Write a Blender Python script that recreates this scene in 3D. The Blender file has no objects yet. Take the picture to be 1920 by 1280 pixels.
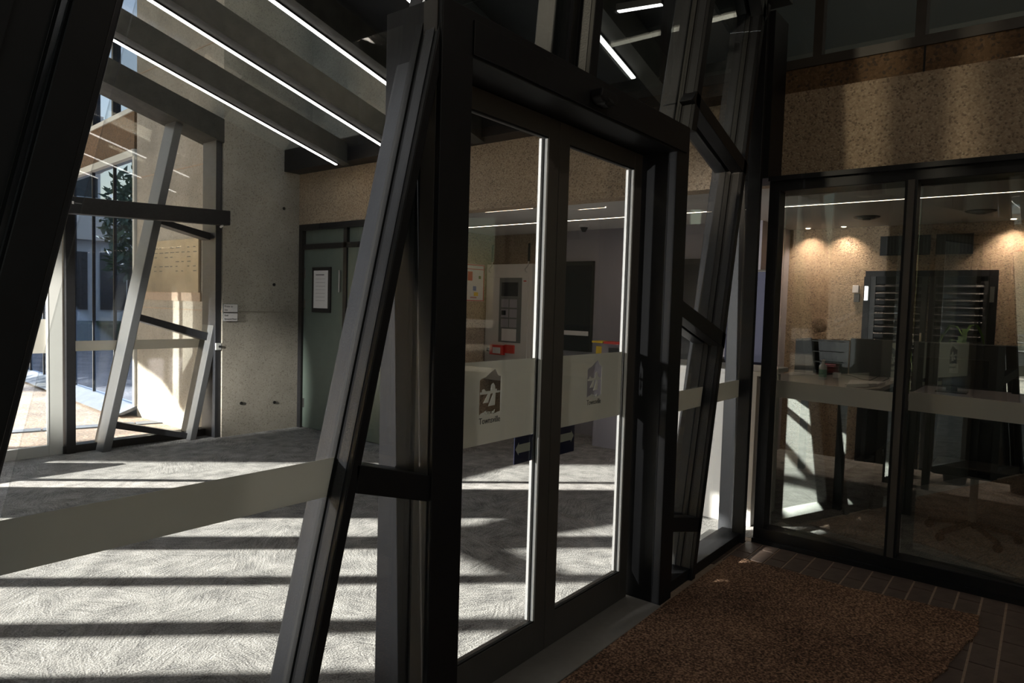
import bpy, bmesh, math, random
from mathutils import Vector, Matrix
random.seed(7)
S = bpy.context.scene
COL = S.collection

# ------------------------------------------------------------------ camera, light, exposure
cam_d = bpy.data.cameras.new('camera'); cam_d.sensor_width = 36; cam_d.lens = 36*1269.667/1920
cam_d.clip_start = .02; cam_d.clip_end = 500
cam = bpy.data.objects.new('camera', cam_d); COL.objects.link(cam)
R = Matrix(((0.62124145, 0.02282615, -0.78328669), (-0.78308076, 0.05513279, -0.61947147), (0.02904463, 0.99821808, 0.05212549)))
cam.matrix_world = Matrix.Translation((0, 0, 1.55)) @ R.to_4x4()
S.camera = cam
S.view_settings.view_transform = 'Standard'; S.view_settings.look = 'None'
S.view_settings.gamma = 1; S.view_settings.use_curve_mapping = False
S.view_settings.exposure = 0.0
AZ = math.radians(-46.5); EL = math.radians(15.5)
SUN = Vector((math.cos(AZ)*math.cos(EL), math.sin(AZ)*math.cos(EL), -math.sin(EL)))   # travel direction
sd = bpy.data.lights.new('sun', 'SUN'); sd.energy = 46; sd.angle = math.radians(.55); sd.color = (1, .95, .86)
so = bpy.data.objects.new('sun', sd); COL.objects.link(so); so.rotation_euler = SUN.to_track_quat('-Z', 'Y').to_euler()
w = bpy.data.worlds.new('sky'); S.world = w; w.use_nodes = True
nt = w.node_tree; nt.nodes.clear()
sk = nt.nodes.new('ShaderNodeTexSky'); sk.sky_type = 'NISHITA'; sk.sun_disc = False
sk.sun_elevation = EL; sk.sun_rotation = math.atan2(-SUN.x, -SUN.y)
sk.air_density = 1.3; sk.dust_density = 1.5
bg = nt.nodes.new('ShaderNodeBackground'); bg.inputs[1].default_value = .22
wo = nt.nodes.new('ShaderNodeOutputWorld')
nt.links.new(sk.outputs[0], bg.inputs[0]); nt.links.new(bg.outputs[0], wo.inputs[0])

# ------------------------------------------------------------------ materials
def mat(name): 
    m = bpy.data.materials.new(name); m.use_nodes = True; n = m.node_tree; n.nodes.clear()
    o = n.nodes.new('ShaderNodeOutputMaterial'); return m, n, o
def N(n, t, **k):
    x = n.nodes.new(t)
    for a, b in k.items():
        if a in x.inputs.keys(): x.inputs[a].default_value = b
        else: setattr(x, a, b)
    return x
def pbr(name, col, rough=.5, metal=0, spec=.5, vary=.0, scale=8, bump=0, bscale=60):
    m, n, o = mat(name)
    b = N(n, 'ShaderNodeBsdfPrincipled'); b.inputs['Roughness'].default_value = rough; b.inputs['Metallic'].default_value = metal
    b.inputs['Specular IOR Level'].default_value = spec
    b.inputs['Base Color'].default_value = (*col, 1)
    tc = N(n, 'ShaderNodeTexCoord')
    if vary:
        nz = N(n, 'ShaderNodeTexNoise'); nz.inputs['Scale'].default_value = scale; nz.inputs['Detail'].default_value = 5
        n.links.new(tc.outputs['Object'], nz.inputs['Vector'])
        r = N(n, 'ShaderNodeValToRGB'); e = r.color_ramp.elements
        e[0].position = .3; e[1].position = .7
        e[0].color = (*[c*(1-vary) for c in col], 1); e[1].color = (*[min(1, c*(1+vary)) for c in col], 1)
        n.links.new(nz.outputs['Fac'], r.inputs[0]); n.links.new(r.outputs[0], b.inputs['Base Color'])
    if bump:
        nz = N(n, 'ShaderNodeTexNoise'); nz.inputs['Scale'].default_value = bscale; nz.inputs['Detail'].default_value = 4
        n.links.new(tc.outputs['Object'], nz.inputs['Vector'])
        bp = N(n, 'ShaderNodeBump'); bp.inputs['Strength'].default_value = bump; bp.inputs['Distance'].default_value = .01
        n.links.new(nz.outputs['Fac'], bp.inputs['Height']); n.links.new(bp.outputs[0], b.inputs['Normal'])
    n.links.new(b.outputs[0], o.inputs[0]); return m
def emit(name, col, s):
    m, n, o = mat(name); e = N(n, 'ShaderNodeEmission'); e.inputs[0].default_value = (*col, 1); e.inputs[1].default_value = s
    n.links.new(e.outputs[0], o.inputs[0]); return m
def glass(name, tint, refl=(1, 1, 1), f0=.045):
    m, n, o = mat(name)
    t = N(n, 'ShaderNodeBsdfTransparent'); t.inputs[0].default_value = (*tint, 1)
    g = N(n, 'ShaderNodeBsdfGlossy'); g.inputs['Roughness'].default_value = 0.0; g.inputs['Color'].default_value = (*refl, 1)
    ge = N(n, 'ShaderNodeNewGeometry'); dp = N(n, 'ShaderNodeVectorMath', operation='DOT_PRODUCT')
    n.links.new(ge.outputs['Incoming'], dp.inputs[0]); n.links.new(ge.outputs['Normal'], dp.inputs[1])
    ab = N(n, 'ShaderNodeMath', operation='ABSOLUTE'); n.links.new(dp.outputs['Value'], ab.inputs[0])
    iv = N(n, 'ShaderNodeMath', operation='SUBTRACT'); iv.inputs[0].default_value = 1; n.links.new(ab.outputs[0], iv.inputs[1])
    pw = N(n, 'ShaderNodeMath', operation='POWER'); pw.inputs[1].default_value = 5; n.links.new(iv.outputs[0], pw.inputs[0])
    f = N(n, 'ShaderNodeMath', operation='MULTIPLY_ADD'); f.inputs[1].default_value = 1-f0; f.inputs[2].default_value = f0; n.links.new(pw.outputs[0], f.inputs[0])
    x = N(n, 'ShaderNodeMixShader'); n.links.new(f.outputs[0], x.inputs[0]); n.links.new(t.outputs[0], x.inputs[1]); n.links.new(g.outputs[0], x.inputs[2])
    n.links.new(x.outputs[0], o.inputs[0]); return m
def film(name, col, clear=.08, trans=.55):
    m, n, o = mat(name)
    t = N(n, 'ShaderNodeBsdfTransparent'); d = N(n, 'ShaderNodeBsdfDiffuse'); d.inputs[0].default_value = (*col, 1)
    l = N(n, 'ShaderNodeBsdfTranslucent'); l.inputs[0].default_value = (*col, 1)
    a = N(n, 'ShaderNodeMixShader'); a.inputs[0].default_value = trans; n.links.new(d.outputs[0], a.inputs[1]); n.links.new(l.outputs[0], a.inputs[2])
    b = N(n, 'ShaderNodeMixShader'); b.inputs[0].default_value = clear; n.links.new(a.outputs[0], b.inputs[1]); n.links.new(t.outputs[0], b.inputs[2])
    n.links.new(b.outputs[0], o.inputs[0]); return m
def aggregate(name, base, scale, c1, c2, c3, bump=.5, big=.15):
    "exposed pebble concrete"
    m, n, o = mat(name); L = n.links
    tc = N(n, 'ShaderNodeTexCoord'); b = N(n, 'ShaderNodeBsdfPrincipled'); b.inputs['Roughness'].default_value = .85
    v = N(n, 'ShaderNodeTexVoronoi'); v.inputs['Scale'].default_value = scale; L.new(tc.outputs['Object'], v.inputs['Vector'])
    r = N(n, 'ShaderNodeValToRGB'); r.color_ramp.interpolation = 'CONSTANT'; e = r.color_ramp.elements
    e[0].color = (*base, 1); e[1].position = .55; e[1].color = (*c1, 1)
    for p, c in ((.75, c2), (.9, c3)):
        q = e.new(p); q.color = (*c, 1)
    sp = N(n, 'ShaderNodeSeparateColor'); L.new(v.outputs['Color'], sp.inputs[0]); L.new(sp.outputs[0], r.inputs[0])
    nz = N(n, 'ShaderNodeTexNoise'); nz.inputs['Scale'].default_value = 1.6; nz.inputs['Detail'].default_value = 6; L.new(tc.outputs['Object'], nz.inputs['Vector'])
    mp = N(n, 'ShaderNodeMapRange'); mp.inputs['From Min'].default_value = .3; mp.inputs['From Max'].default_value = .7
    mp.inputs['To Min'].default_value = 1-big; mp.inputs['To Max'].default_value = 1+big; L.new(nz.outputs['Fac'], mp.inputs['Value'])
    mx = N(n, 'ShaderNodeVectorMath', operation='SCALE'); L.new(r.outputs[0], mx.inputs[0]); L.new(mp.outputs[0], mx.inputs['Scale'])
    L.new(mx.outputs[0], b.inputs['Base Color'])
    bp = N(n, 'ShaderNodeBump'); bp.inputs['Strength'].default_value = bump; bp.inputs['Distance'].default_value = .008; bp.invert = True
    L.new(v.outputs['Distance'], bp.inputs['Height']); L.new(bp.outputs[0], b.inputs['Normal'])
    L.new(b.outputs[0], o.inputs[0]); return m
def carpet_mat():
    m, n, o = mat('loop_pile_carpet'); L = n.links
    tc = N(n, 'ShaderNodeTexCoord'); b = N(n, 'ShaderNodeBsdfPrincipled'); b.inputs['Roughness'].default_value = .95; b.inputs['Specular IOR Level'].default_value = .25
    v = N(n, 'ShaderNodeTexVoronoi'); v.inputs['Scale'].default_value = 3.2; v.inputs['Randomness'].default_value = 1
    nzw = N(n, 'ShaderNodeTexNoise'); nzw.inputs['Scale'].default_value = 5
    L.new(tc.outputs['Object'], nzw.inputs['Vector'])
    ad = N(n, 'ShaderNodeMixRGB'); ad.inputs[0].default_value = .05; L.new(tc.outputs['Object'], ad.inputs[1]); L.new(nzw.outputs['Color'], ad.inputs[2])
    L.new(ad.outputs[0], v.inputs['Vector'])
    sp = N(n, 'ShaderNodeSeparateColor'); L.new(v.outputs['Color'], sp.inputs[0])
    an = N(n, 'ShaderNodeMath', operation='MULTIPLY'); an.inputs[1].default_value = 6.28; L.new(sp.outputs[0], an.inputs[0])
    ro = N(n, 'ShaderNodeVectorRotate'); ro.rotation_type = 'Z_AXIS'; L.new(ad.outputs[0], ro.inputs['Vector']); L.new(an.outputs[0], ro.inputs['Angle'])
    st_ = N(n, 'ShaderNodeVectorMath', operation='MULTIPLY'); st_.inputs[1].default_value = (9, 85, 9); L.new(ro.outputs[0], st_.inputs[0])
    wv = N(n, 'ShaderNodeTexNoise'); wv.inputs['Scale'].default_value = 1; wv.inputs['Detail'].default_value = 2; L.new(st_.outputs[0], wv.inputs['Vector'])
    nf = N(n, 'ShaderNodeTexNoise'); nf.inputs['Scale'].default_value = 120; nf.inputs['Detail'].default_value = 3; L.new(tc.outputs['Object'], nf.inputs['Vector'])
    mn = N(n, 'ShaderNodeTexNoise'); mn.inputs['Scale'].default_value = 7; mn.inputs['Detail'].default_value = 3; L.new(tc.outputs['Object'], mn.inputs['Vector'])
    a1 = N(n, 'ShaderNodeMath', operation='MULTIPLY_ADD'); a1.inputs[1].default_value = .42; L.new(wv.outputs['Fac'], a1.inputs[0]); 
    a2 = N(n, 'ShaderNodeMath', operation='MULTIPLY_ADD'); a2.inputs[1].default_value = .8; a2.inputs[2].default_value = -.33; L.new(nf.outputs['Fac'], a2.inputs[0]); L.new(a2.outputs[0], a1.inputs[2])
    a3 = N(n, 'ShaderNodeMath', operation='MULTIPLY_ADD'); a3.inputs[1].default_value = .45; L.new(mn.outputs['Fac'], a3.inputs[0]); L.new(a1.outputs[0], a3.inputs[2])
    r = N(n, 'ShaderNodeValToRGB'); e = r.color_ramp.elements
    e[0].position = .30; e[0].color = (.075, .073, .074, 1); e[1].position = .78; e[1].color = (.47, .455, .435, 1)
    L.new(a3.outputs[0], r.inputs[0]); L.new(r.outputs[0], b.inputs['Base Color'])
    bp = N(n, 'ShaderNodeBump'); bp.inputs['Strength'].default_value = .6; bp.inputs['Distance'].default_value = .006
    L.new(a1.outputs[0], bp.inputs['Height']); L.new(bp.outputs[0], b.inputs['Normal'])
    L.new(b.outputs[0], o.inputs[0]); return m
def coir_mat():
    m, n, o = mat('coir_matting'); L = n.links
    tc = N(n, 'ShaderNodeTexCoord'); b = N(n, 'ShaderNodeBsdfPrincipled'); b.inputs['Roughness'].default_value = 1; b.inputs['Specular IOR Level'].default_value = .15
    a = N(n, 'ShaderNodeTexNoise'); a.inputs['Scale'].default_value = 95; a.inputs['Detail'].default_value = 4; L.new(tc.outputs['Object'], a.inputs['Vector'])
    c = N(n, 'ShaderNodeTexNoise'); c.inputs['Scale'].default_value = 2.2; c.inputs['Detail'].default_value = 3; L.new(tc.outputs['Object'], c.inputs['Vector'])
    s = N(n, 'ShaderNodeMath', operation='MULTIPLY_ADD'); s.inputs[1].default_value = .25; L.new(c.outputs['Fac'], s.inputs[0]); L.new(a.outputs['Fac'], s.inputs[2])
    r = N(n, 'ShaderNodeValToRGB'); e = r.color_ramp.elements; e[0].position = .45; e[0].color = (.05, .033, .024, 1); e[1].position = .82; e[1].color = (.55, .34, .22, 1)
    q = e.new(.63); q.color = (.22, .125, .08, 1)
    L.new(s.outputs[0], r.inputs[0]); L.new(r.outputs[0], b.inputs['Base Color'])
    bp = N(n, 'ShaderNodeBump'); bp.inputs['Strength'].default_value = .9; bp.inputs['Distance'].default_value = .01
    L.new(a.outputs['Fac'], bp.inputs['Height']); L.new(bp.outputs[0], b.inputs['Normal']); L.new(b.outputs[0], o.inputs[0]); return m

M = dict(
    black=pbr('black_powdercoat', (.009, .009, .0105), .5, spec=.35, vary=.15, scale=20),
    shs=pbr('dark_painted_steel', (.020, .0212, .025), .42, vary=.25, scale=5, bump=.08, bscale=140),
    rafter=pbr('dark_stained_concrete', (.042, .041, .034), .7, vary=.35, scale=9, bump=.1), blade=pbr('glare_lightened_steel', (.10, .102, .105), .35), brown=pbr('dark_aluminium', (.075, .066, .058), .45, vary=.08),  # blade: dark steel lightened to imitate sun glare on the far posts
    alu=pbr('pale_aluminium', (.55, .55, .52), .4),
    bead=pbr('silver_glazing_bead', (.80, .80, .78), .35),
    rubber=pbr('black_rubber_gasket', (.01, .01, .01), .6),
    carpet=carpet_mat(), coir=coir_mat(),
    ag=aggregate('pebble_concrete', (.40, .30, .205), 95, (.33, .245, .165), (.46, .36, .25), (.23, .17, .12), .6, .15),
    agd=aggregate('brown_pebble_concrete', (.17, .10, .05), 62, (.13, .078, .04), (.20, .12, .065), (.09, .06, .04), .6, .1),
    conc=aggregate('pitted_concrete', (.37, .335, .28), 95, (.345, .31, .255), (.40, .365, .31), (.255, .225, .185), .12, .22),
    white=pbr('white_paint', (.62, .60, .57), .6), ceil=pbr('ceiling_paint', (.55, .53, .50), .7),
    mauve=pbr('mauve_grey_paint', (.30, .28, .31), .7), green=pbr('grey_green_door_paint', (.105, .135, .115), .35, vary=.05),
    dark=pbr('dark_grey_laminate', (.035, .036, .037), .5), grey=pbr('grey_fabric', (.13, .135, .135), .8, vary=.1, scale=90),
    navy=pbr('navy_print', (.006, .010, .055), .5), red=pbr('red_plastic', (.55, .03, .02), .4), yellow=pbr('yellow_plastic', (.75, .5, .03), .4),
    paper=pbr('white_paper', (.7, .67, .66), .6), ink=pbr('dark_ink', (.05, .05, .055), .6), pale=pbr('pale_arrow', (.42, .43, .36), .6),
    threshold=pbr('threshold_aluminium', (.23, .215, .195), .42, vary=.06, scale=30, bump=.05, bscale=200),
    paver=pbr('dark_clay_paver', (.13, .09, .072), .55, vary=.35, scale=6, bump=.15, bscale=80),
    grout=pbr('sandy_grout', (.42, .32, .24), .9, vary=.15, scale=40),
    ground=aggregate('exposed_gravel_paving', (.27, .20, .15), 60, (.34, .25, .18), (.16, .12, .10), (.42, .34, .29), .3, .35),
    slate=pbr('blue_grey_stone', (.13, .145, .17), .5, vary=.2, scale=4),
    gclear=glass('clear_glass', (.92, .93, .93)), gtint=glass('tinted_glass', (.74, .77, .77)), gmir=glass('green_coated_glass', (.92, .94, .93), (.93, 1, .95), .27), groof=glass('roof_glass', (.86, .87, .86)),
    film=film('frosted_film', (.60, .585, .53), .05, .5),
    led=emit('led_white', (1, .95, .90), 9), ledw=emit('led_warm', (1, .80, .60), 20), ledw2=emit('led_dim_warm', (1, .88, .7), 2.5), skyglow=emit('cool_glow', (.72, .86, 1), 4), spot=emit('downlight_warm', (1, .72, .45), 30),
    leaf=pbr('green_leaf', (.10, .20, .03), .45, vary=.3), leafd=pbr('dark_green_leaf', (.03, .06, .02), .5, vary=.3), bark=pbr('brown_bark', (.12, .08, .05), .9, vary=.3),
    bldg=pbr('pale_render', (.55, .58, .62), .8), bldg2=pbr('cream_render', (.6, .52, .38), .8), carp=pbr('silver_car_paint', (.5, .5, .53), .25), screen=pbr('dark_screen', (.02, .022, .028), .15),
    silver=pbr('brushed_metal', (.5, .5, .5), .3, 1), etched=pbr('etched_metal_plate', (.42, .36, .28), .3, .85, vary=.2, scale=3),
)
def mirrorglass():
    m, n, o = mat('blue_reflective_glass')
    g = N(n, 'ShaderNodeBsdfGlossy'); g.inputs['Color'].default_value = (.50, .61, .82, 1); g.inputs['Roughness'].default_value = .01
    d = N(n, 'ShaderNodeBsdfDiffuse'); d.inputs[0].default_value = (.02, .03, .055, 1)
    x = N(n, 'ShaderNodeMixShader'); x.inputs[0].default_value = .75
    n.links.new(d.outputs[0], x.inputs[1]); n.links.new(g.outputs[0], x.inputs[2]); n.links.new(x.outputs[0], o.inputs[0]); return m
M['mirror'] = mirrorglass()

# ------------------------------------------------------------------ helpers
class MB:
    def __init__(s): s.v = []; s.f = []
    def add(s, vs, fs):
        k = len(s.v); s.v += [tuple(v) for v in vs]; s.f += [tuple(i+k for i in f) for f in fs]; return s
    def box(s, x0, x1, y0, y1, z0, z1):
        return s.prism([(x0, y0, z0), (x1, y0, z0), (x1, y1, z0), (x0, y1, z0)], (0, 0, z1-z0))
    def prism(s, pts, vec):
        n = len(pts); a = [Vector(p) for p in pts]; vec = Vector(vec); b = [p+vec for p in a]
        nr = sum(((a[i]-a[0]).cross(a[i+1]-a[0]) for i in range(1, n-1)), Vector())
        if nr.dot(vec) < 0: a.reverse(); b.reverse()
        return s.add(a+b, [tuple(range(n-1, -1, -1)), tuple(range(n, 2*n))]+[(i, (i+1) % n, n+(i+1) % n, n+i) for i in range(n)])
    def xz(s, pts, y0, y1): return s.prism([(x, y0, z) for x, z in pts], (0, y1-y0, 0))
    def yz(s, pts, x0, x1): return s.prism([(x0, y, z) for y, z in pts], (x1-x0, 0, 0))
    def tube(s, p, q, r, n=10, r2=None):
        p = Vector(p); q = Vector(q); d = (q-p).normalized(); u = d.orthogonal().normalized(); w_ = d.cross(u); r2 = r if r2 is None else r2
        a = [p+(u*math.cos(t)+w_*math.sin(t))*r for t in [2*math.pi*i/n for i in range(n)]]
        b = [q+(u*math.cos(t)+w_*math.sin(t))*r2 for t in [2*math.pi*i/n for i in range(n)]]
        return s.add(a+b, [tuple(range(n-1, -1, -1)), tuple(range(n, 2*n))]+[(i, (i+1) % n, n+(i+1) % n, n+i) for i in range(n)])
    def path(s, pts, r, n=6):
        for a, b in zip(pts, pts[1:]): s.tube(a, b, r, n)
        return s
def B(*a): return MB().box(*a)
BASE = {}
def put(name, mb, m, parent=None, bevel=0, smooth=False):
    me = bpy.data.meshes.new(name); me.from_pydata(mb.v, [], mb.f); me.update()
    me.materials.append(M[m] if isinstance(m, str) else m)
    if smooth:
        for p in me.polygons: p.use_smooth = True
    o = bpy.data.objects.new(name, me); COL.objects.link(o)
    if parent: hook(o, parent)
    if bevel:
        bv = o.modifiers.new('bevel', 'BEVEL'); bv.width = bevel; bv.segments = 2; bv.limit_method = 'ANGLE'
    return o
def wloc(o):
    l = Vector(o.location) if o.type == 'EMPTY' else Vector()
    return l
def hook(o, parent):
    o.parent = parent; o.matrix_parent_inverse = Matrix.Translation(wloc(parent)).inverted()
def thing(name, loc, label=None, cat=None, group=None, kind=None):
    o = bpy.data.objects.new(name, None); o.location = loc; o.empty_display_size = .1; COL.objects.link(o)
    return tag(o, label, cat, group, kind)
def tag(o, label=None, cat=None, group=None, kind=None):
    for k, v in (('label', label), ('category', cat), ('group', group), ('kind', kind)):
        if v: o[k] = v
    return o
def st(name, mb, m, label, cat, **k): return tag(put(name, mb, m, **k), label, cat, kind='structure')
def text(name, s, size, pos, m, parent, axis='y', mirror=False, ext=.0006, bold=0, width=None):
    "flat lettering in the XZ plane facing -y (axis y) or in the YZ plane facing -x (axis x)"
    c = bpy.data.curves.new(name, 'FONT'); c.body = s; c.size = size; c.extrude = ext; c.offset = bold; c.resolution_u = 3
    t = bpy.data.objects.new('tmp', c); COL.objects.link(t)
    dg = bpy.context.evaluated_depsgraph_get(); me = bpy.data.meshes.new_from_object(t.evaluated_get(dg))
    bpy.data.objects.remove(t)
    sx = 1.0
    if width:
        ww = max(v.co.x for v in me.vertices); sx = width/ww
    for v in me.vertices:
        x, y, z = v.co; x *= sx
        if mirror: x = -x
        v.co = (pos[0]+x, pos[1]-z, pos[2]+y) if axis == 'y' else (pos[0]-z, pos[1]-x, pos[2]+y)
    me.materials.clear(); me.materials.append(M[m]); me.name = name
    o = bpy.data.objects.new(name, me); COL.objects.link(o)
    if parent: hook(o, parent)
    return o
def cutsheet(name, splines, y, m, parent, thick=.0006):
    c = bpy.data.curves.new(name, 'CURVE'); c.dimensions = '2D'; c.fill_mode = 'BOTH'; c.extrude = thick/2
    for pts in splines:
        sp = c.splines.new('POLY'); sp.points.add(len(pts)-1); sp.use_cyclic_u = True
        for i, (a, b) in enumerate(pts): sp.points[i].co = (a, b, 0, 1)
    t = bpy.data.objects.new('tmp', c); COL.objects.link(t)
    dg = bpy.context.evaluated_depsgraph_get(); me = bpy.data.meshes.new_from_object(t.evaluated_get(dg)); bpy.data.objects.remove(t)
    for v in me.vertices:
        a, b, z = v.co; v.co = (a, y-z, b)
    me.materials.clear(); me.materials.append(M[m]); me.name = name
    o = bpy.data.objects.new(name, me); COL.objects.link(o); hook(o, parent); return o
zr = lambda x: 3.03+.273*(4.6-x)      # underside of the sloping roof beams

# ------------------------------------------------------------------ floors and ground
fl = MB(); fl.box(-4.6, 4.66, 1.72, 7.45, -.2, 0); fl.box(4.66, 9.6, -3.2, 7.14, -.2, 0)
st('floor', fl, 'carpet', 'grey patterned carpet on the lobby floor behind the glass', 'carpet')
vf = st('floor_2', B(-3.2, 4.66, -3.2, 1.72, -.2, -.001), 'grout', 'sandy grout bed between the dark pavers in front of the glass', 'floor')
st('ground', MB().box(-60, 40, 7.45, 120, -.25, -.03).box(-60, -4.6, -60, 7.45, -.25, -.03), 'ground', 'sunlit gravel paving outside the far glass wall', 'ground')
# pavers beside the mat: courses 110 mm deep running along x
pm = bpy.data.meshes.new('paver'); pb = MB().prism([(0, 0, 0), (.218, 0, 0), (.218, .099, 0), (0, .099, 0)], (0, 0, .010))
pm.from_pydata([(x, y, z-.006) for x, y, z in pb.v], [], pb.f); pm.materials.append(M['paver'])
cnt = 0
for j in range(-10, 14):
    y = .098+.11*j
    off = .115 if j % 2 else 0
    for i in range(0, 9):
        x = 4.58-.23*(i+1)+off-(.0)
        if x+.222 > 4.59:
            continue
        inmat = (x+.222 < 4.17 and y > .30-.0*x) or (x < 3.0 and y > .2)
        if inmat or x < 2.6: continue
        o = bpy.data.objects.new('paver', pm); COL.objects.link(o); hook(o, vf); o.location = (x, y+.004, random.uniform(-.001, .001)); cnt += 1
# half pavers closing the staggered courses against the sill
ph = bpy.data.meshes.new('half_paver'); hb = MB().prism([(0, 0, 0), (.103, 0, 0), (.103, .099, 0), (0, .099, 0)], (0, 0, .010))
ph.from_pydata([(x, y, z-.006) for x, y, z in hb.v], [], hb.f); ph.materials.append(M['paver'])
for j in range(-10, 14):
    if j % 2:
        o = bpy.data.objects.new('half_paver', ph); COL.objects.link(o); hook(o, vf); o.location = (4.58-.115, .098+.11*j+.004, 0)
# coir mat with a ragged edge
edge = [(4.2, 1.50), (4.19, 1.1), (4.165, .8), (4.2, .5), (4.24, .2), (4.0, .19), (3.75, .24), (3.5, .27), (3.36, .30), (3.1, .36), (2.7, .38), (2.2, .4), (.6, .5), (-.3, .6), (-.3, 1.49), (2, 1.49), (3.3, 1.50)]
pts = []
for (a, b), (c, d) in zip(edge, edge[1:]+edge[:1]):
    k = max(1, int(math.hypot(c-a, d-b)/.03))
    for i in range(k):
        t = i/k; j = .006 if b < 1.45 else 0
        pts.append((a+(c-a)*t+random.uniform(-j, j), b+(d-b)*t+random.uniform(-j, j), -.004))
st_m = tag(put('doormat', MB().prism(pts, (0, 0, .018)), 'coir'), 'large brown coir doormat in front of the sliding doors', 'doormat')
tag(put('threshold_plate', MB().xz([(1.678, 0.0), (3.222, 0.0), (3.222, .012), (1.678, .012)], 1.50, 1.745), 'threshold', bevel=.003), 'flat grey aluminium threshold plate under the near sliding doors', 'threshold')

# ------------------------------------------------------------------ concrete walls and beams
st('wall_back', B(4.83, 5.0, -3.2, 7.14, 2.45, 3.05), 'ag', 'pebble-faced concrete beam over the openings at right and behind the doors', 'beam')
wt = st('wall_left', MB().box(3.87, 6.2, 7.14, 9.28, -.2, 14).box(6.2, 14, 7.16, 9.28, -.2, 14), 'conc', 'tall beige pitted concrete wall beside the green door', 'wall')
for z in (1.40, 4.35): put('joint_line', B(3.865, 4.83, 7.134, 7.14, z-.006, z+.006), pbr('dark_joint', (.26, .235, .19), .9), wt)  # joints in a darker concrete tone
for z in (1.40, 3.05, 4.35): put('joint_line', B(3.864, 3.87, 7.14, 9.28, z-.006, z+.006), M['grout'], wt)
for x, z in ((4.62, 2.62), (4.52, .33), (4.1, .36), (4.5, 1.72)): put('tie_hole', MB().tube((x, 7.141, z), (x, 7.134, z), .018, 12), 'rubber', wt)
st('trim_1', MB().box(4.62, 4.93, 1.70, 7.14, 3.05, 3.30), 'black', 'dark gutter box along the top of the concrete beam', 'trim')
cw = st('wall_right', B(5.0, 5.12, -3.2, 1.72, 3.05, 3.262), 'agd', 'brown pebble concrete strip under the high windows at right', 'wall')
put('joint_line', B(4.997, 5.0, .70, .712, 3.05, 3.26), 'rubber', cw)
st('wall_11', B(5.0, 5.12, 1.72, 7.14, 3.05, 9), 'conc', 'concrete wall rising above the lobby roof', 'wall')
# clerestory above the beam
w5 = thing('window_5', (5.0, 0, 3.26), 'high tinted window with brown frames above the concrete beam', 'window', kind='structure')
put('bottom_frame', B(4.985, 5.06, -3.2, 1.72, 3.262, 3.325), 'brown', w5)
for y in (1.33, .72, -.4, -1.6): put('mullion', B(4.985, 5.06, y-.012, y+.045, 3.325, 4.5), 'brown', w5); 
for y in (1.33, .72): put('glazing_bead', B(4.99, 5.0, y-.03, y-.012, 3.325, 4.5), 'grey', w5)
for a, b in ((1.375, 1.72), (.765, 1.318), (-.355, .708), (-1.555, -.412)): put('glass_pane', B(5.02, 5.03, a, b, 3.325, 4.5), 'gtint', w5)
st('wall_6', MB().box(7.6, 7.7, -3.2, 3.2, 3.3, 6), 'white', 'pale wall inside the upper room seen through the high windows', 'wall')
st('ceiling_2', MB().prism([(5.1, -3.2, 4.7), (7.6, -3.2, 4.3), (7.6, 3.2, 4.3), (5.1, 3.2, 4.7)], (0, 0, .1)), 'ceil', 'pale sloping ceiling inside the upper room', 'ceiling')
st('wall_10', MB().box(5.12, 7.7, 3.2, 3.3, 3.1, 6).box(5.12, 7.7, -3.3, -3.2, 3.1, 6), 'white', 'end walls of the upper room', 'wall')
st('floor_3', B(5.12, 7.6, -3.2, 3.2, 3.0, 3.1), 'white', 'upper room floor behind the high windows', 'floor')

t = thing('upper_room_fill', (6.4, .2, 4.3), 'dim tube light added inside the upper room to brighten the high windows', 'light')  # tube added to lift the dark room behind the windows
put('tube', MB().tube((6.4, -.6, 4.36), (6.4, 1.4, 4.36), .02, 8), 'ledw2', t); put('housing', B(6.35, 6.45, -.7, 1.5, 4.38, 4.42), 'white', t)
t = thing('porch_light', (2.2, -.6, 4.5), 'round fill light added above and behind the camera to brighten the porch', 'light')
put('housing', MB().tube((2.2, -.6, 4.5), (2.2, -.6, 4.44), .16, 20), 'white', t)
l = bpy.data.lights.new('porch_light', 'AREA'); l.shape = 'DISK'; l.size = .3; l.energy = 12; l.color = (1, .87, .74)  # unseen fill added to lift the mat and pavers
o = bpy.data.objects.new('porch_light_lamp', l); COL.objects.link(o); o.location = (2.2, -.6, 4.43)
# vestibule shell round the camera
st('ceiling_3', B(-3.2, 5.0, -3.2, 1.62, 4.5, 4.6), 'dark', 'dark soffit above the entrance porch', 'ceiling')
rw = MB(); rw.box(.1, 9.6, -3.3, -3.2, -.2, 4.6); rw.box(-3.2, .1, -3.3, -3.2, 4.2, 4.6)
st('wall_rear', rw, 'conc', 'concrete wall behind the entrance porch', 'wall')
lw = MB(); lw.box(-3.2, -3.1, -3.2, .74, -.2, 4.6); lw.box(-3.2, -3.1, .93, 1.40, -.2, 4.6); lw.box(-3.2, -3.1, 1.66, 1.72, -.2, 4.6)
lw.box(-3.2, -3.1, .74, .93, -.2, 3.14); lw.box(-3.2, -3.1, .74, .93, 3.42, 4.6); lw.box(-3.2, -3.1, 1.40, 1.66, -.2, 3.38); lw.box(-3.2, -3.1, 1.40, 1.66, 3.58, 4.6)
st('wall_side', lw, 'bldg2', 'cream side wall of the entrance porch with two high slots', 'wall')

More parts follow.
